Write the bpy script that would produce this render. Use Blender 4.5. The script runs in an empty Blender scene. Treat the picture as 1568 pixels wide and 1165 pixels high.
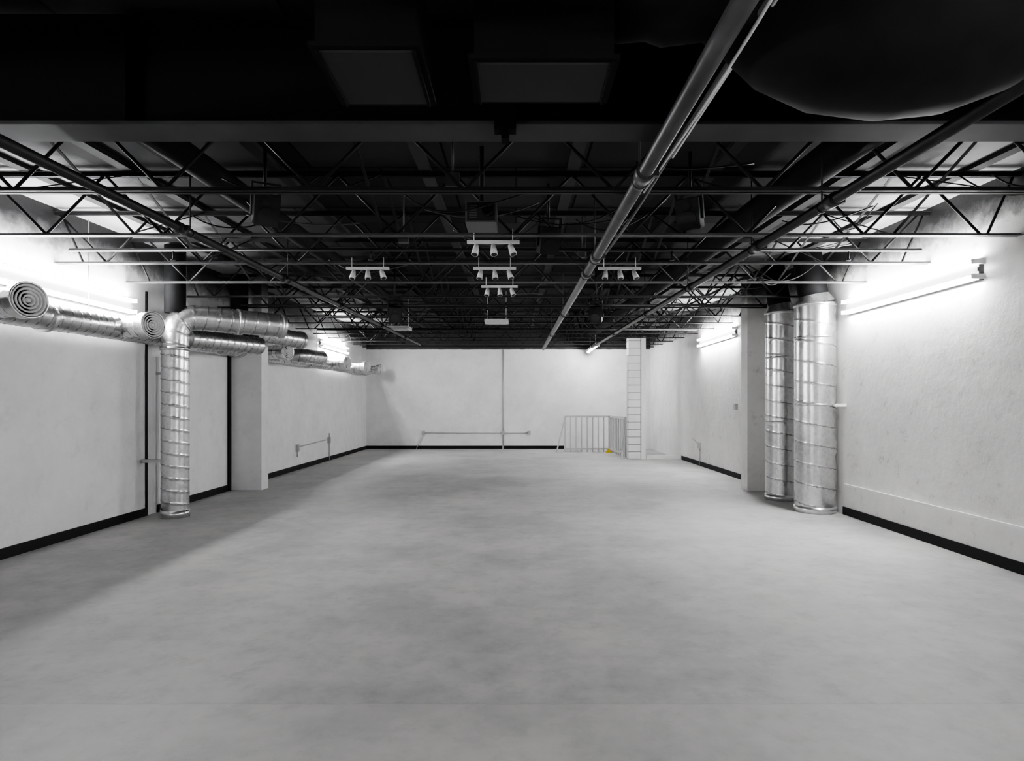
import bpy, bmesh, math, random
from mathutils import Vector, Matrix
random.seed(7)
XL,XR,YB,YF=-4.96,4.45,21.0,-4.0
scene=bpy.context.scene

# ---------------- materials ----------------
def newmat(name):
    m=bpy.data.materials.new(name); m.use_nodes=True
    nt=m.node_tree; b=nt.nodes['Principled BSDF']; return m,nt,b
def noise(nt,scale,detail=2,rough=.6,vec=None):
    n=nt.nodes.new('ShaderNodeTexNoise'); n.inputs['Scale'].default_value=scale
    n.inputs['Detail'].default_value=detail; n.inputs['Roughness'].default_value=rough
    if vec is None:
        g=nt.nodes.new('ShaderNodeNewGeometry'); vec=g.outputs['Position']
    nt.links.new(vec,n.inputs['Vector']); return n.outputs['Fac']
def ramp(nt,fac,stops):
    r=nt.nodes.new('ShaderNodeValToRGB'); e=r.color_ramp.elements
    while len(e)<len(stops): e.new(.5)
    for i,(p,c) in enumerate(stops):
        e[i].position=p; e[i].color=(c[0],c[1],c[2],1)
    nt.links.new(fac,r.inputs['Fac']); return r.outputs['Color']
def math_(nt,op,a,b=None):
    n=nt.nodes.new('ShaderNodeMath'); n.operation=op
    for i,v in enumerate((a,b)):
        if v is None: continue
        if isinstance(v,(int,float)): n.inputs[i].default_value=v
        else: nt.links.new(v,n.inputs[i])
    return n.outputs[0]
def mix(nt,f,a,b,mode='MIX'):
    n=nt.nodes.new('ShaderNodeMix'); n.data_type='RGBA'; n.blend_type=mode
    if isinstance(f,(int,float)): n.inputs['Factor'].default_value=f
    else: nt.links.new(f,n.inputs['Factor'])
    for s,v in ((6,a),(7,b)):
        if isinstance(v,tuple): n.inputs[s].default_value=(v[0],v[1],v[2],1)
        else: nt.links.new(v,n.inputs[s])
    return n.outputs[2]
def bump(nt,b,h,strength,dist=.01):
    n=nt.nodes.new('ShaderNodeBump'); n.inputs['Strength'].default_value=strength
    n.inputs['Distance'].default_value=dist
    nt.links.new(h,n.inputs['Height']); nt.links.new(n.outputs[0],b.inputs['Normal'])
def flat(name,c,rough=.6,metal=0,spec=.5):
    m,nt,b=newmat(name); b.inputs['Base Color'].default_value=(*c,1)
    b.inputs['Roughness'].default_value=rough; b.inputs['Metallic'].default_value=metal
    b.inputs['Specular IOR Level'].default_value=spec; return m
def paint(name,c,rough=.6,var=.15,metal=0,scale=3,spec=.5):
    m,nt,b=newmat(name)
    lo=tuple(x*(1-var) for x in c); hi=tuple(min(1,x*(1+var)) for x in c)
    nt.links.new(ramp(nt,noise(nt,scale,1),[(.3,lo),(.7,hi)]),b.inputs['Base Color'])
    b.inputs['Roughness'].default_value=rough; b.inputs['Metallic'].default_value=metal
    b.inputs['Specular IOR Level'].default_value=spec
    return m
def emis(name,c,s):
    m,nt,b=newmat(name); b.inputs['Base Color'].default_value=(.9,.9,.9,1)
    b.inputs['Emission Color'].default_value=(*c,1); b.inputs['Emission Strength'].default_value=s
    return m

def wallmat(name,base,thr,slope,amp=.25,patch=.82,soft=.28):
    m,nt,b=newmat(name)
    g=nt.nodes.new('ShaderNodeNewGeometry'); sp=nt.nodes.new('ShaderNodeSeparateXYZ')
    P=g.outputs['Position']
    nt.links.new(P,sp.inputs[0])
    lo=tuple(x*.90 for x in base)
    big=noise(nt,1.1,4,.65,P)
    col=ramp(nt,big,[(.36,lo),(.6,base)])
    fine=noise(nt,4.5,5,.75,P)
    col2=ramp(nt,fine,[(.32,(patch,patch,patch*.99)),(.42,(.96,.96,.96)),(.62,(1,1,1))])
    c=mix(nt,.9,col,col2,'MULTIPLY')
    h=math_(nt,'ADD',sp.outputs['Z'],math_(nt,'MULTIPLY',math_(nt,'SUBTRACT',fine,.5),amp))
    h=math_(nt,'SUBTRACT',h,math_(nt,'MULTIPLY',sp.outputs['Y'],slope))
    f=math_(nt,'DIVIDE',math_(nt,'SUBTRACT',h,thr),soft)
    # ceiling-black overspray fading into the wall paint
    f=ramp(nt,f,[(0,(0,0,0)),(.25,(.55,.55,.55)),(.6,(.86,.86,.86)),(1,(1,1,1))])
    nt.links.new(mix(nt,f,c,(.02,.02,.021)),b.inputs['Base Color'])
    b.inputs['Roughness'].default_value=.6
    bump(nt,b,noise(nt,7,3,.65,P),.4,.015)
    return m
M_wallL=wallmat('wall_paint_left',(.77,.77,.78),3.08,.010,.35,.88)
M_wallR=wallmat('wall_paint_right',(.76,.75,.735),3.10,.010,.4,.70)
M_wallB=wallmat('wall_paint_back',(.82,.82,.825),3.28,0,.06,.90,.05)

def floormat():
    m,nt,b=newmat('polished_concrete')
    g=nt.nodes.new('ShaderNodeNewGeometry'); P=g.outputs['Position']
    mid=noise(nt,.7,5,.70,P)
    c1=ramp(nt,mid,[(.34,(.34,.335,.33)),(.47,(.415,.41,.402)),(.53,(.46,.452,.443)),(.66,(.52,.51,.495))])
    fine=noise(nt,5,6,.78,P)
    c2=ramp(nt,fine,[(.3,(.76,.76,.76)),(.5,(.95,.95,.95)),(.7,(1.0,1.0,1.0))])
    c=mix(nt,.95,c1,c2,'MULTIPLY')
    sp=nt.nodes.new('ShaderNodeSeparateXYZ'); nt.links.new(P,sp.inputs[0])
    yy=math_(nt,'ADD',sp.outputs['Y'],math_(nt,'MULTIPLY',fine,.06))
    f=math_(nt,'LESS_THAN',yy,3.2)
    c=mix(nt,math_(nt,'MULTIPLY',f,.20),c,(.58,.57,.55))
    def joint(v,w):
        return math_(nt,'LESS_THAN',math_(nt,'ABSOLUTE',v),w)
    j=math_(nt,'MAXIMUM',joint(math_(nt,'SUBTRACT',yy,3.2),.007),joint(math_(nt,'SUBTRACT',yy,12.2),.012))
    c=mix(nt,math_(nt,'MULTIPLY',j,.2),c,(.22,.215,.21))
    nt.links.new(c,b.inputs['Base Color'])
    nt.links.new(ramp(nt,mid,[(.3,(.5,)*3),(.7,(.72,)*3)]),b.inputs['Roughness'])
    b.inputs['Specular IOR Level'].default_value=.4
    bump(nt,b,noise(nt,30,2,.7,P),.15,.004)
    return m
M_floor=floormat()

def deckmat():
    m,nt,b=newmat('roof_deck_paint_lit_edges')
    g=nt.nodes.new('ShaderNodeNewGeometry'); P=g.outputs['Position']
    sp=nt.nodes.new('ShaderNodeSeparateXYZ'); nt.links.new(P,sp.inputs[0])
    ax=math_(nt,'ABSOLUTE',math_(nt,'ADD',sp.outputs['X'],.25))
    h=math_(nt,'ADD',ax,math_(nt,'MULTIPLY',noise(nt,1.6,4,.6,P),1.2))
    br=nt.nodes.new('ShaderNodeTexBrick'); br.inputs['Scale'].default_value=1
    br.inputs['Brick Width'].default_value=1.2; br.inputs['Row Height'].default_value=.62
    br.inputs['Mortar Size'].default_value=.012
    br.inputs['Color1'].default_value=(.038,.038,.039,1); br.inputs['Color2'].default_value=(.008,.008,.008,1)
    br.inputs['Mortar'].default_value=(.002,.002,.002,1)
    nt.links.new(P,br.inputs['Vector'])
    f=ramp(nt,math_(nt,'DIVIDE',h,6),[(.66,(0,0,0)),(.78,(1,1,1))])  # lighter toward the side walls: tube light put into the deck colour
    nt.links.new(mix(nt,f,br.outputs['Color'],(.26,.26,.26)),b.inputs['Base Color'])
    b.inputs['Roughness'].default_value=.9; b.inputs['Specular IOR Level'].default_value=.1
    return m
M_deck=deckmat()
M_black=flat('black_paint',(.003,.003,.0032),.8,0,.15)
M_steel=flat('black_steel',(.007,.007,.0075),.55,0,.35)
M_girder=paint('girder_lit_flange',(.032,.032,.034),.6,.3,0,3,.3)  # bottom flange only, paler than the web: light on the underside painted in
M_rib=flat('deck_rib_paint',(.03,.03,.031),.8,0,.2)
M_chord=flat('grey_steel',(.075,.075,.078),.45)
M_pipe=paint('pipe_grey_paint',(.055,.055,.057),.42,.25,0,6)
M_pipeD=paint('pipe_dark_paint',(.018,.018,.019),.45,.25,0,6,.35)
M_white=flat('white_enamel',(.78,.78,.78),.4)
M_fix=flat('fixture_housing_grey',(.055,.055,.057),.6,0,.2)
M_rail=flat('railing_pale_grey_enamel',(.56,.56,.555),.35)
M_trim=paint('white_trim_paint',(.72,.72,.71),.5,.05)
M_mortar=flat('pillar_joint_paint',(.42,.42,.41),.7)
M_base=flat('black_vinyl_base',(.004,.004,.0045),.6,0,.25)
M_grille=flat('grille_dark_grey',(.018,.018,.019),.7,0,.3)
M_duct_blk=paint('black_insulation',(.0035,.0035,.004),.75,.4,0,9,.2)
M_yellow=flat('yellow_plastic',(.8,.6,.03),.5)
M_lens=flat('lens_glass',(.01,.01,.012),.1)
M_conduit=flat('conduit_metal',(.45,.45,.45),.4,.3)
M_louver=flat('louver_grey_white',(.62,.62,.62),.45)
def galv(name,base=.72,rlo=.24,rhi=.32):
    m,nt,b=newmat(name)
    g=nt.nodes.new('ShaderNodeNewGeometry'); P=g.outputs['Position']
    v=nt.nodes.new('ShaderNodeTexVoronoi'); v.inputs['Scale'].default_value=20; nt.links.new(P,v.inputs['Vector'])
    c=ramp(nt,v.outputs['Distance'],[(0,(base*.85,)*3),(.8,(base*1.05,)*3)])
    nt.links.new(c,b.inputs['Base Color']); b.inputs['Metallic'].default_value=.92
    n=noise(nt,3,1,.5,P)
    nt.links.new(ramp(nt,n,[(.3,(rlo,)*3),(.7,(rhi,)*3)]),b.inputs['Roughness'])
    return m
M_galv=galv('galvanized_steel',.64)
M_seam=galv('galvanized_seam',.30,.4,.5)  # darker than the sheet metal: seam shading put into the colour
M_tube=emis('fluorescent_tube_glow',(.985,.99,1),64)
M_tube_rear=emis('fluorescent_tube_glow_rear',(.985,.99,1),66)

# ---------------- mesh builder ----------------
class B:
    def __init__(s,name,*mats):
        s.name=name; s.mats=mats; s.bm=bmesh.new()
    def quad(s,vs,mi=0,smooth=False):
        f=s.bm.faces.new(vs); f.material_index=mi; f.smooth=smooth
    def box(s,x0,x1,y0,y1,z0,z1,mi=0,M=None):
        vs=[]
        for z in (z0,z1):
            for (x,y) in ((x0,y0),(x1,y0),(x1,y1),(x0,y1)):
                p=Vector((x,y,z)); 
                if M: p=M@p
                vs.append(s.bm.verts.new(p))
        for f in ((3,2,1,0),(4,5,6,7),(0,1,5,4),(1,2,6,5),(2,3,7,6),(3,0,4,7)):
            s.quad([vs[i] for i in f],mi)
    def beam(s,p0,p1,w,h,mi=0):
        p0=Vector(p0);p1=Vector(p1);d=p1-p0;L=d.length;d.normalize()
        up=Vector((0,0,1)) if abs(d.z)<.95 else Vector((0,1,0))
        sx=d.cross(up).normalized(); u=sx.cross(d)
        M=Matrix((( d.x,sx.x,u.x,p0.x),(d.y,sx.y,u.y,p0.y),(d.z,sx.z,u.z,p0.z),(0,0,0,1)))
        s.box(0,L,-w/2,w/2,-h/2,h/2,mi,M)
    def lathe(s,p,d,prof,seg=36,mi=0,smooth=True):
        p=Vector(p); d=Vector(d).normalized()
        a=Vector((0,0,1)) if abs(d.z)<.9 else Vector((1,0,0))
        u=(a-d*a.dot(d)).normalized(); v=d.cross(u); rings=[]
        for (ax,r) in prof:
            rings.append([s.bm.verts.new(p+d*ax+(u*math.cos(2*math.pi*k/seg)+v*math.sin(2*math.pi*k/seg))*r) for k in range(seg)])
        for a_,b_ in zip(rings,rings[1:]):
            for k in range(seg): s.quad([a_[k],a_[(k+1)%seg],b_[(k+1)%seg],b_[k]],mi,smooth)
    def tube(s,pts,rad,seg=16,mi=0,caps=True,pitch=0,ridge=0,seam=None):
        pts=[Vector(p) for p in pts]; n=len(pts)
        if not isinstance(rad,(list,tuple)): rad=[rad]*n
        if len(rad)!=n: rad=list(rad)+[rad[-1]]*(n-len(rad))
        prev=None; rings=[]; sl=0; sls=[]
        for i,p in enumerate(pts):
            if i>0: sl+=(p-pts[i-1]).length
            sls.append(sl)
            t=((pts[min(i+1,n-1)]-p).normalized()+(p-pts[max(i-1,0)]).normalized())
            t.normalize()
            if prev is None:
                a=Vector((0,0,1)) if abs(t.z)<.9 else Vector((1,0,0))
                u=(a-t*a.dot(t)).normalized()
            else: u=(prev-t*prev.dot(t)).normalized()
            prev=u; v=t.cross(u); ring=[]
            for k in range(seg):
                an=2*math.pi*k/seg; r=rad[i]
                if pitch:
                    ph=(sl/pitch+k/seg)%1.0
                    if ph<.014/pitch: r+=ridge
                ring.append(s.bm.verts.new(p+(u*math.cos(an)+v*math.sin(an))*r))
            rings.append(ring)
        for i,(a,b) in enumerate(zip(rings,rings[1:])):
            for k in range(seg):
                m_=mi
                if pitch and seam is not None and ((sls[i]+.005)/pitch+(k+.5)/seg)%1.0<.014/pitch: m_=seam
                s.quad([a[k],a[(k+1)%seg],b[(k+1)%seg],b[k]],m_,True)
        if caps:
            s.quad(rings[0][::-1],mi); s.quad(rings[-1],mi)
    def rod(s,p0,p1,r,seg=8,mi=0,caps=True): s.tube([p0,p1],r,seg,mi,caps)
    def spiral(s,pts,r,pitch=.14,ridge=.005,mi=0,seg=32,step=.012,caps=True,seam=None):
        s.tube(resample(pts,step),r,seg,mi,caps,pitch,ridge,seam)
    def done(s):
        bmesh.ops.recalc_face_normals(s.bm,faces=s.bm.faces)
        me=bpy.data.meshes.new(s.name); s.bm.to_mesh(me); s.bm.free()
        for m in s.mats: me.materials.append(m)
        o=bpy.data.objects.new(s.name,me); scene.collection.objects.link(o); return o
def resample(pts,step):
    pts=[Vector(p) for p in pts]; out=[pts[0]]
    for a,b in zip(pts,pts[1:]):
        n=max(1,round((b-a).length/step))
        for i in range(1,n+1): out.append(a.lerp(b,i/n))
    return out
def fillet(pts,R,n=8):
    pts=[Vector(p) for p in pts]; out=[pts[0]]
    for a,p,b in zip(pts,pts[1:],pts[2:]):
        d1=(a-p).normalized(); d2=(b-p).normalized(); ang=d1.angle(d2)
        t=min(R/math.tan(ang/2),(a-p).length*.5,(b-p).length*.5)
        q0=p+d1*t; q1=p+d2*t
        for i in range(n+1):
            u=i/n; out.append(q0*(1-u)**2+p*2*u*(1-u)+q1*u*u)
    out.append(pts[-1]); return out
def bez(p0,p1,p2,p3,n=14):
    P=[Vector(p) for p in (p0,p1,p2,p3)]
    return [P[0]*(1-u)**3+P[1]*3*u*(1-u)**2+P[2]*3*u*u*(1-u)+P[3]*u**3 for u in [i/n for i in range(n+1)]]

# ---------------- shell ----------------
b=B('floor',M_floor); b.box(XL-.2,XR+.2,YF-.2,YB+.2,-.15,0); b.done()
b=B('wall_left',M_wallL); b.box(XL-.2,XL,YF,YB,0,4.2); b.done()
b=B('wall_right',M_wallR); b.box(XR,XR+.2,YF,YB,0,4.2); b.done()
b=B('wall_back',M_wallB); b.box(XL-.2,XR+.2,YB,YB+.2,0,4.2); b.done()
b=B('wall_front',M_wallB); b.box(XL-.2,XR+.2,YF-.2,YF,0,4.2); b.done()
def cz(y): return 2.85+.023*y      # underside of joists (roof falls toward the front)
dz=.60
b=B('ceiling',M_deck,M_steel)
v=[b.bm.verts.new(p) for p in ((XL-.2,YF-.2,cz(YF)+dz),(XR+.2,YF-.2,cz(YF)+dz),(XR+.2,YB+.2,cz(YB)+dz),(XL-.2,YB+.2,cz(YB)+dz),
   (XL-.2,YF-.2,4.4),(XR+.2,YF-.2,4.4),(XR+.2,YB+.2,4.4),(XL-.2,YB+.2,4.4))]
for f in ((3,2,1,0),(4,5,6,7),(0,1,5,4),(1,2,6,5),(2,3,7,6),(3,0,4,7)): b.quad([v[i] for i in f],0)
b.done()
for x in (-4.3,-3.4,-2.1,-.8,.5,1.75,3.0,4.0):
    b=B('ceiling_rib',M_rib)
    b.beam((x,3.6,cz(3.6)+dz-.02),(x,20.9,cz(20.9)+dz-.02),.10,.04); b.done()

# baseboards
def bb(name,x0,x1,y0,y1):
    b=B(name,M_base); b.box(x0,x1,y0,y1,0,.105); b.done()
bb('baseboard_left',XL,XL+.018,YF,8.5); bb('baseboard_left.001',XL,XL+.018,8.75,10.95)
bb('baseboard_left.002',XL,XL+.018,11.3,YB)
bb('baseboard_back',XL+.02,1.6,YB-.018,YB)
bb('baseboard_right',XR-.018,XR,YF,8.6); bb('baseboard_right.001',XR-.018,XR,11.25,17.0)
b=B('trim_1',M_base); b.box(XL,XL+.02,8.47,8.50,0,3.0); b.done()
b=B('trim_2',M_base); b.box(XL,XL+.03,10.88,10.97,0,3.0); b.done()
b=B('trim_3',M_trim); b.box(XR-.03,XR,YF,8.55,.395,.42); b.done()
b=B('pilaster',M_wallL); b.box(XL,-4.42,11.0,11.3,0,3.62); b.done()
b=B('pilaster',M_wallR); b.box(3.98,XR,10.9,11.2,0,3.62); b.done()
b=B('wall_conduit_riser',M_conduit,M_white)
b.rod((-4.86,8.75,.0),(-4.86,8.75,2.15),.045,14)
for z in (.7,1.9): b.box(XL,-4.8,8.72,8.78,z,z+.03)
b.done()

# ---------------- joists ----------------
D0=4.35; SP=1.24
k=0; y=D0
while y<20.9:
    z=cz(y); h=.56
    b=B('ceiling_joist',M_steel,M_chord)
    cm=1 if k in (1,2,3) else 0
    cw=.022 if k else .035
    for s in (-1,1):
        b.box(XL,XR,min(y+s*.012,y+s*.04),max(y+s*.012,y+s*.04),z,z+.006,cm)
        b.box(XL,XR,min(y+s*.008,y+s*.014),max(y+s*.008,y+s*.014),z,z+cw,cm)
        b.box(XL,XR,min(y+s*.008,y+s*.04),max(y+s*.008,y+s*.04),z+h-.006,z+h,0)
        b.box(XL,XR,min(y+s*.008,y+s*.014),max(y+s*.008,y+s*.014),z+h-.04,z+h,0)
    P=1.03; off=(k%2)*.37+random.uniform(-.1,.1); x=XL-P+off
    while x<XR:
        a=(x,y,z+h-.02); m=(x+P/2,y,z+.015); c=(x+P,y,z+h-.02)
        for p,q in ((a,m),(m,c)):
            p=Vector(p);q=Vector(q)
            if min(p.x,q.x)<XL+.0 or max(p.x,q.x)>XR: 
                continue
            b.rod(p,q,.0125,8)
        x+=P
    b.rod((XL+.3,y,z),(XL+.05,y,z+h),.012); b.rod((XR-.3,y,z),(XR-.05,y,z+h),.012)
    b.done(); y+=SP; k+=1
b=B('joist_bridging',M_steel)
for x in (-3.4,-1.2,1.45,3.3):
    y=D0
    for i in range(12):
        b.beam((x,y,cz(y)+.02),(x,y+SP,cz(y+SP)+.54),.025,.006)
        b.beam((x+.03,y,cz(y)+.54),(x+.03,y+SP,cz(y+SP)+.02),.025,.006)
        y+=SP
b.done()
b=B('ceiling_girder',M_girder,M_black)
gy=3.22; gz=2.92
b.box(XL,XR,gy,gy+.215,gz,gz+.018); b.box(XL,XR,gy+.097,gy+.117,gz+.018,gz+.54,1); b.box(XL,XR,gy,gy+.215,gz+.54,gz+.56,1)
for x in (-4,-2,0,2,4): b.box(x-.006,x+.006,gy+.01,gy+.205,gz+.018,gz+.54,1)
b.box(-.11,.0,gy-.04,gy+.03,gz-.04,gz+.06,1); b.box(-.075,-.035,gy-.02,gy+.05,gz-.08,gz-.02,1)
b.done()
# ---------------- pipes ----------------
def pipe(name,x,z0,sl,y0,y1,r,mat,coup,hang=True):
    b=B(name,mat)
    f=lambda y:(x,y,z0+sl*y)
    b.rod(f(y0),f(y1),r,20)
    for y in coup:
        b.rod(f(y-.05),f(y+.05),r*1.32,20); b.rod(f(y-.062),f(y-.05),r*1.15,20); b.rod(f(y+.05),f(y+.062),r*1.15,20)
        b.box(x+r*1.2,x+r*1.2+.03,y-.02,y+.02,z0+sl*y-.02,z0+sl*y+.02)
        b.rod((x,y+.15,z0+sl*y+r),(x,y+.15,cz(y)+.55),.006)
        b.tube([(x,y+.14,z0+sl*y),(x,y+.16,z0+sl*y)],r*1.12,20)
    b.done()
pipe('sprinkler_pipe',.75,2.80,.012,-3.9,17.5,.042,M_pipe,(3.7,5.9,6.7,10.,13.3))
pipe('sprinkler_pipe',-2.65,2.785,.02,-3.9,17.5,.033,M_pipeD,(5.0,7.2,9.5,12.4,15))
pipe('sprinkler_pipe',2.1,2.78,.016,-3.9,17.5,.036,M_pipeD,(4.2,5.5,7.6,10.2,13.5))
b=B('ceiling_conduit',M_chord,M_white)
b.rod((.90,-3.9,2.87),(.865,3.6,2.895),.013,10,0)
b.rod((.93,-3.9,2.87),(.89,3.6,2.90),.0075,8,1)
b.tube(bez((.865,3.6,2.895),(.85,4.2,2.86),(.9,5,2.93),(.86,6.2,2.95)),.011,8)
b.tube(bez((.84,1.5,2.88),(.86,2.4,2.80),(.83,3,2.84),(.85,4.2,2.9)),.007,8,1)
b.done()
b=B('sprinkler_branch_pipe',M_pipeD)
for y in (6.1,9.9,13.7):
    b.rod((-4.3,y,2.83+.016*y+.05),(3.9,y,2.83+.016*y+.05),.017,10)
    for x in (-3.3,-1.4,1.5,3.2):
        b.rod((x,y,2.83+.016*y+.05),(x,y,2.83+.016*y-.04),.009,8); b.rod((x,y,2.83+.016*y-.05),(x,y,2.83+.016*y-.04),.022,10)
b.done()
for x,r in ((-2.45,.10),(2.35,.13)):
    b=B('ceiling_duct_run',M_duct_blk)
    b.tube(resample([(x,3.6,cz(3.6)+.38),(x,20,cz(20)+.38)],1.2),r,20)
    b.done()

# ---------------- near ceiling HVAC ----------------
b=B('ventilation_duct',M_duct_blk)
prof=[(.36,.13,3.02),(.5,.13,3.03),(.56,.15,3.03),(.72,.15,3.05),(.82,.22,3.06),(.98,.34,3.07),(1.2,.42,3.07),(1.45,.45,3.07),(1.65,.44,3.08),(1.82,.40,3.11),(1.95,.35,3.15),(2.1,.30,3.19),(2.4,.28,3.2),(4.4,.28,3.2)]
b.tube([(x,2.42,z) for x,_,z in prof],[r for _,r,z in prof],48)
b.done()
def diffuser(x0,x1,y0,y1,z):
    b=B('ceiling_air_diffuser',M_black,M_grille)
    b.box(x0,x1,y0,y1,z+.02,z+.34); 
    b.box(x0-.02,x1+.02,y0-.02,y1+.02,z+.012,z+.028)
    b.box(x0+.01,x1-.01,y0+.01,y1-.01,z+.004,z+.012,1)
    for xx in (x0,x1-.012): b.box(xx,xx+.012,y0,y1,z-.004,z+.01,0)
    for hx in (x0+.04,x1-.04): b.rod((hx,(y0+y1)/2,z+.34),(hx,(y0+y1)/2,3.5),.006)
    b.done()
diffuser(-.70,-.35,2.2,2.6,2.72); diffuser(-.15,.35,2.26,2.56,2.71)
b=B('flexible_duct',M_duct_blk)
path=resample(fillet([(-.46,-1.5,3.0),(-.50,2.0,3.0),(-.52,2.35,3.25)],.2),.015)
b.tube(path,[.17+.008*math.sin(i*1.3) for i in range(len(path))],28)
b.done()
b=B('ceiling_duct_run',M_duct_blk); b.tube([(-4.9,2.1,3.25),(-.9,2.3,3.25)],.15,24); b.done()

# ---------------- fluorescent fixtures ----------------
def fluo(side,y0,y1,z,tube=None):
    b=B('fluorescent_light_fixture',M_fix,tube or M_tube,M_white)
    if side=='L': w=XL; s=1
    elif side=='R': w=XR; s=-1
    def bx(a,c,ya,yb,z0,z1,mi=0):
        xs=sorted((w+s*a,w+s*c)); b.box(xs[0],xs[1],ya,yb,z0,z1,mi)
    bx(0,.045,y0+.03,y1-.03,z-.10,z+.10)
    bx(.045,.06,y0+.03,y1-.03,z-.02,z+.02)
    for ya in (y0,y1-.03):
        for q in (-.07,.07): bx(.0,.12,ya,ya+.03,z+q-.022,z+q+.022,2)
    for dzz in (-.07,.07):
        b.rod((w+s*.09,y0+.03,z+dzz),(w+s*.09,y1-.03,z+dzz),.018,8,1)
    b.done()
fluo('R',6.0,8.46,2.78); fluo('R',12.7,15.2,2.95)
fluo('L',5.7,8.12,2.74); fluo('L',15.9,18.4,3.03)
fluo('L',-2.4,.05,2.5,M_tube_rear); fluo('R',-2.4,.05,2.5,M_tube_rear)  # unseen pair behind the camera, added as fill light
b=B('fluorescent_light_fixture',M_white,M_tube)
b.box(2.30,2.42,18.3,20.7,3.20,3.26); 
b.rod((2.36,18.33,3.175),(2.36,20.67,3.175),.016,8,1)
for yy in (18.3,20.67): b.box(2.31,2.41,yy,yy+.03,3.15,3.2)
for yy in (18.8,20.2): b.rod((2.36,yy,3.26),(2.36,yy,3.85),.006)
b.done()

# ---------------- right risers ----------------
def riser(x,y,r,ztop,pitch,band):
    b=B('spiral_duct_riser',M_galv,M_duct_blk,M_seam)
    b.spiral([(x,y,.0),(x,y,ztop)],r,pitch,.004,0,64,.012,True,2)
    for z in band: b.tube([(x,y,z),(x,y,z+.03)],r+.006,48)
    b.tube([(x,y,0),(x,y,.09)],r+.006,48)
    b.tube([(x,y,ztop-.02),(x,y,ztop+.03)],r+.012,48,0)
    b.tube([(x,y,ztop+.03),(x-.02,y,ztop+.15)],[r,r*.74],40,0,False)
    b.tube([(x-.02,y,ztop+.14),(x-.05,y,ztop+.3),(x-.12,y,cz(y)+.58)],[r*.73,r*.72,r*.7],32,1)
    b.done()
riser(4.165,8.83,.268,2.86,.28,(1.47,2.4)); riser(4.15,9.93,.232,2.91,.24,(1.2,2.2))
b=B('duct_wall_bracket',M_white)
b.box(4.30,XR,8.53,8.60,1.46,1.50); b.done()

# ---------------- left duct system ----------------
MX=-4.79
def mz(y): return 2.37+.012*max(0,y-6)
b=B('spiral_supply_duct',M_galv,M_louver,M_seam,M_black)
b.spiral([(MX,4.3,mz(4.3)),(MX,20.3,mz(20.3))],.14,.14,.005,0,36,.014,True,2)
for yy in (6.4,8.9,11.6,14.5,17.4): b.tube([(MX,yy,mz(yy)),(MX,yy+.05,mz(yy))],.152,36)
def nozzle(p,d,L,r=.13,R=.155):
    p=Vector(p); d=Vector(d).normalized()
    b.spiral([p,p+d*(L-.16)],r,.1,.004,0,32,.012,True,2)
    q=p+d*(L-.16); e=p+d*L
    b.lathe(q,d,[(0,r),(.03,R),(.15,R+.002),(.165,R+.01),(.17,R+.004),(.165,R-.008),(.09,R-.012)],36,0)
    b.lathe(e,d,[(-.06,0.001),(-.06,R-.01)],36,3)
    for rr in (.142,.112,.082,.052):
        b.lathe(e,d,[(-.04,rr-.016),(.002,rr),(.006,rr-.012),(-.035,rr-.022)],36,1)
    b.lathe(e,d,[(-.02,.024),(.004,.018),(.008,.001)],20,1)
for yy in (5.6,7.5,9.7,11.9,14.0,16.1,18.2,20.1):
    nozzle((MX,yy+.17,mz(yy)+.03),(1,-.40,0.02),.55)
for yy in (5.0,7.1,9.2,12.6,15.2): 
    b.rod((MX,yy,mz(yy)),(MX,yy,cz(yy)+.55),.005)
b.done()
b=B('spiral_duct_riser',M_galv,M_duct_blk,M_seam,M_conduit)
b.spiral(fillet([(-4.52,8.4,0),(-4.52,8.4,2.66),(-3.42,9.3,2.64)],.28),.168,.16,.005,0,40,.012,True,2)
b.tube([(-4.52,8.4,0),(-4.52,8.4,.1)],.178,36); b.tube([(-4.52,8.4,2.2),(-4.52,8.4,2.25)],.182,36)
d=Vector((1.1,.9,-.02)).normalized(); e=Vector((-3.42,9.3,2.64))
b.tube([e-d*.05,e+d*.01],.182,36); b.tube([e-d*.65,e-d*.6],.18,36)
b.tube([e+d*.01,e+d*.012],.15,30,1)
b.tube([(-4.52,8.4,2.7),(-4.52,8.4,cz(8.4)+.55)],.13,24,1)
b.box(XL+.01,-4.4,8.36,8.44,.72,.76,3)
b.done()
b=B('spiral_duct_branch',M_galv,M_duct_blk,M_seam)
b.spiral([(-4.40,10.6,2.68),(-3.95,11.6,2.66)],.15,.13,.005,0,32,.012,True,2)
b.tube([(-3.97,11.56,2.66),(-3.945,11.62,2.66)],.165,32)
b.tube([(-4.40,10.6,2.68),(-4.5,10.3,2.9),(-4.5,10.3,cz(10.3)+.5)],.14,24,1)
b.spiral(fillet([(-4.6,12.4,2.44),(-4.15,12.4,2.44),(-4.05,13.2,2.46)],.2),.13,.13,.005,0,32,.012,True,2)
b.spiral([(-4.55,8.75,2.40),(-4.1,10.1,2.42)],.135,.13,.005,0,32,.012,True,2)
b.done()

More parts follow.
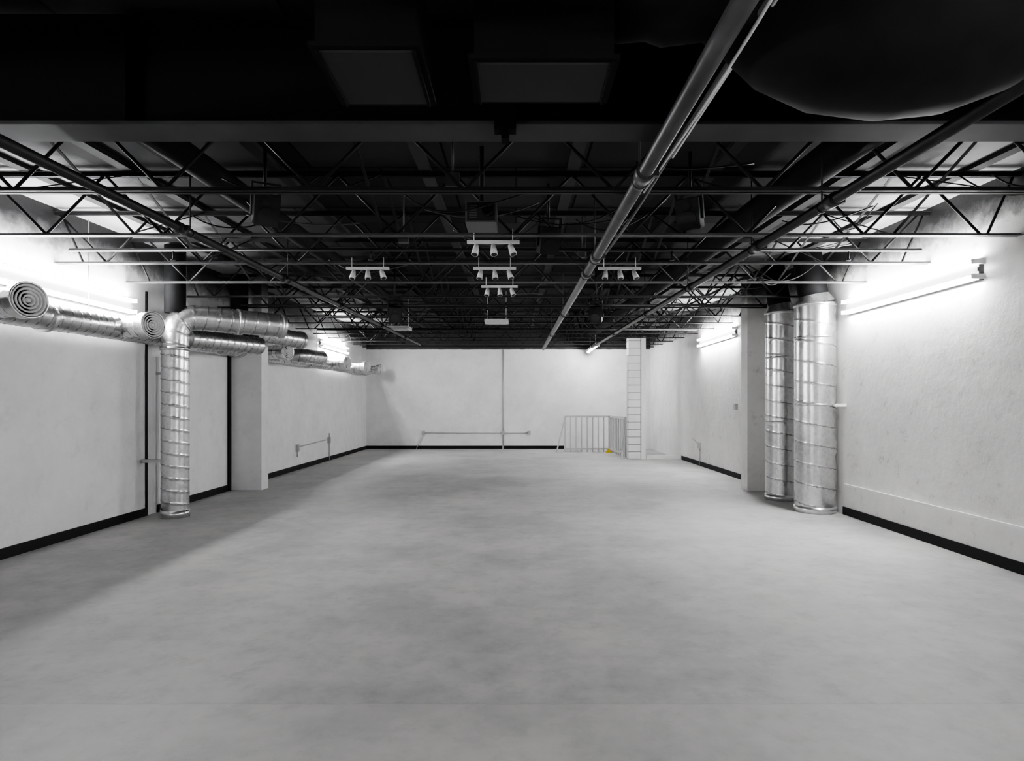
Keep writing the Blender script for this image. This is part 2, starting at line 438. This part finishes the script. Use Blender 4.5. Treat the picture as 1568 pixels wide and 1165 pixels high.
# ---------------- track lights ----------------
def track(cx,y,z):
    b=B('track_light',M_white,M_lens)
    L=.46
    b.box(cx-L/2,cx+L/2,y-.018,y+.018,z-.012,z+.014)
    for sx in (-.17,.17): b.rod((cx+sx,y,z),(cx+sx,y,z+.12),.005)
    for i in (-1,0,1):
        x=cx+i*.15; 
        b.rod((x,y,z-.012),(x,y,z-.035),.012,10)
        t=Vector((.25*i+.1,-.35,-1)).normalized(); p=Vector((x,y,z-.035))
        b.tube([p-t*.01,p+t*.03,p+t*.085],[.02,.027,.032],16); b.tube([p+t*.085,p+t*.087],.026,16,1)
    b.done()
track(-.20,5.56,2.916); track(-1.59,6.79,2.949); track(-.23,6.79,2.949); track(1.11,6.79,2.949); track(-.21,8.03,2.982)

# ---------------- misc ceiling objects ----------------
def projector(x,y,z,w=.24,d=.3,h=.16):
    b=B('ceiling_projector',M_chord,M_lens,M_grille)
    b.box(x-w/2,x+w/2,y-d/2,y+d/2,z-h/2,z+h/2)
    b.box(x-w/2+.015,x+w/2-.015,y-d/2-.008,y-d/2,z-h/2+.012,z+h/2-.012,2)
    b.rod((x+.05,y-d/2-.05,z),(x+.05,y-d/2,z),.04,20,1)
    for i in range(6): b.box(x-w/2+.03,x-.03,y-d/2-.012,y-d/2-.008,z-h/2+.03+i*.018,z-h/2+.036+i*.018)
    b.box(x-.06,x+.06,y-.06,y+.06,z+h/2,z+h/2+.02,2)
    b.rod((x,y,z+h/2),(x,y,cz(y)+.56),.02,12,2); b.done()
projector(-.27,5.0,2.97)
def speaker(x,y,z,ry):
    b=B('ceiling_speaker',M_steel,M_grille)
    M=Matrix.Translation((x,y,z))@Matrix.Rotation(ry,4,'Z')@Matrix.Rotation(.35,4,'X')
    b.box(-.09,.09,-.08,.08,-.12,.12,0,M)
    q=lambda v:M@Vector(v)
    b.tube([q((0,-.08,-.04)),q((0,-.092,-.04))],.065,20,1); b.tube([q((0,-.08,.065)),q((0,-.09,.065))],.03,16,1)
    b.box(-.11,-.095,-.02,.02,-.05,.2,0,M); b.box(.095,.11,-.02,.02,-.05,.2,0,M); b.box(-.11,.11,-.02,.02,.19,.205,0,M)
    b.rod((x,y,z+.18),(x,y,cz(y)+.56),.014,8); b.done()
speaker(1.40,5.1,3.03,-.5); speaker(-1.98,5.0,3.03,.5); speaker(.3,5.9,3.02,.2); speaker(-1.9,9.9,2.9,.3); speaker(1.25,9.9,2.9,-.3)
def panel(x,y,z,w):
    b=B('ceiling_panel_light',M_white,M_trim)
    b.box(x-w/2,x+w/2,y-w/2,y+w/2,z,z+.05); b.box(x-w/2+.04,x+w/2-.04,y-w/2+.04,y+w/2-.04,z-.008,z,1)
    for i in (-1,0,1): b.box(x-w/2+.04,x+w/2-.04,y+i*.12-.01,y+i*.12+.01,z-.014,z-.008)
    for sx in (-1,1): b.rod((x+sx*w*.4,y,z+.05),(x+sx*w*.4,y,cz(y)+.56),.005)
    b.done()
panel(-.38,12.4,3.08,.46); panel(-2.48,13.5,3.08,.46)
b=B('ceiling_cables',M_steel,M_chord)
for i in range(30):
    x=random.uniform(-3.2,3.4); y=random.choice([4.4,4.5,5.2,5.6,6.8,8,9.3,10.5,12]); z=cz(y)+random.uniform(0,.3)
    L=random.uniform(.4,1.3)
    b.tube(bez((x,y,z),(x+L*.3,y+.05,z-random.uniform(.03,.22)),(x+L*.6,y+.2,z-random.uniform(-.1,.18)),(x+L,y+.3,z+random.uniform(0,.3))),.006,6,1 if i%4==0 else 0)
b.done()
b=B('junction_box',M_chord,M_steel)
for x,y in ((-.45,4.5),(.72,6.9),(-1.1,6.2)):
    z=cz(y)+.08
    b.box(x-.05,x+.05,y-.03,y+.03,z,z+.1); b.rod((x,y,z+.1),(x,y,cz(y)+.57),.008)
b.done()

# ---------------- back area ----------------
b=B('wall_conduit_back',M_conduit,M_white)
yb=YB-.02
b.rod((-.43,yb,0.1),(-.43,yb,3.28),.016,10); b.rod((-3.07,yb,.53),(.43,yb,.53),.012,10)
for x in (-3.07,.43,-.43): b.box(x-.05,x+.05,YB-.06,YB,.47,.6)
b.box(-.46,-.40,YB-.05,YB,.0,.1); b.rod((-3.07,yb,.5),(-3.3,yb-.05,.0),.01,8)
b.done()
b=B('wall_conduit_left',M_conduit,M_white)
xx=XL+.025
b.rod((xx,14.3,.52),(xx,16.7,.56),.014,10)
for y,z0 in ((14.3,.42),(16.7,.46)): b.box(XL,XL+.07,y-.05,y+.05,z0,z0+.16)
b.rod((xx,16.75,.46),(xx,16.75,.0),.014,10); b.rod((xx,16.75,.6),(xx,16.75,.72),.014,10); b.rod((xx,14.3,.42),(xx,14.3,.3),.014,10)
b.done()
b=B('wall_conduit_right',M_conduit)
b.rod((XR-.02,15.3,.0),(XR-.02,15.3,.45),.014,10); b.box(XR-.06,XR,15.25,15.35,.42,.56); b.rod((XR-.02,15.3,.5),(XR-.02,15.9,.62),.012); b.done()
b=B('wall_switch_box',M_conduit); b.box(XR-.06,XR,12.72,12.84,1.38,1.5); b.done()

b=B('stair_guard_railing',M_rail)
def rail(p0,p1,n,zt=1.1,lean0=0):
    p0=Vector(p0);p1=Vector(p1)
    b.beam(p0+Vector((0,0,zt)),p1+Vector((0,0,zt)),.06,.06); b.beam(p0+Vector((0,0,.1)),p1+Vector((0,0,.1)),.05,.05)
    for i in range(n+1):
        p=p0.lerp(p1,i/n); w=.06 if i in (0,n) else .034
        b.box(p.x-w/2,p.x+w/2,p.y-w/2,p.y+w/2,0,zt)
rail((1.52,19.7,0),(2.90,19.7,0),8); rail((2.93,19.65,0),(3.06,17.7,0),9)
b.beam((1.52,19.7,1.08),(1.26,19.7,.0),.04,.04); b.beam((3.05,17.65,1.1),(2.90,17.3,.0),.04,.04)
b.done()
b=B('yellow_floor_marker',M_yellow); b.box(2.75,2.9,19.35,19.5,0,.05); b.box(2.79,2.86,19.39,19.46,.05,.11); b.done()
b=B('brick_pillar',M_trim,M_mortar)
b.box(3.055,3.485,17.13,17.42,0,3.3,1)
z=0
while z<3.25:
    b.box(3.04,3.36,17.11,17.44,z+.012,min(z+.20,3.3)-.012,0); z+=.20
b.box(3.375,3.50,17.09,17.45,0,3.3,0)
b.done()
b=B('trim_4',M_trim); b.box(3.53,XR,17.15,17.3,0,.10); b.done()

# ---------------- world & camera ----------------
w=bpy.data.worlds.new('room_world'); scene.world=w; w.use_nodes=True
w.node_tree.nodes['Background'].inputs[0].default_value=(.5,.5,.5,1); w.node_tree.nodes['Background'].inputs[1].default_value=.05
cam=bpy.data.cameras.new('camera'); co=bpy.data.objects.new('camera',cam); scene.collection.objects.link(co)
co.location=(0,0,1.5); co.rotation_euler=(math.radians(90),0,0)
cam.lens=36*970/1568; cam.sensor_width=36; cam.sensor_fit='HORIZONTAL'
cam.shift_x=-.004; cam.shift_y=.0226; cam.clip_start=.05
scene.camera=co
scene.view_settings.view_transform='AgX'
scene.view_settings.look='AgX - Medium High Contrast'
scene.view_settings.exposure=1.95
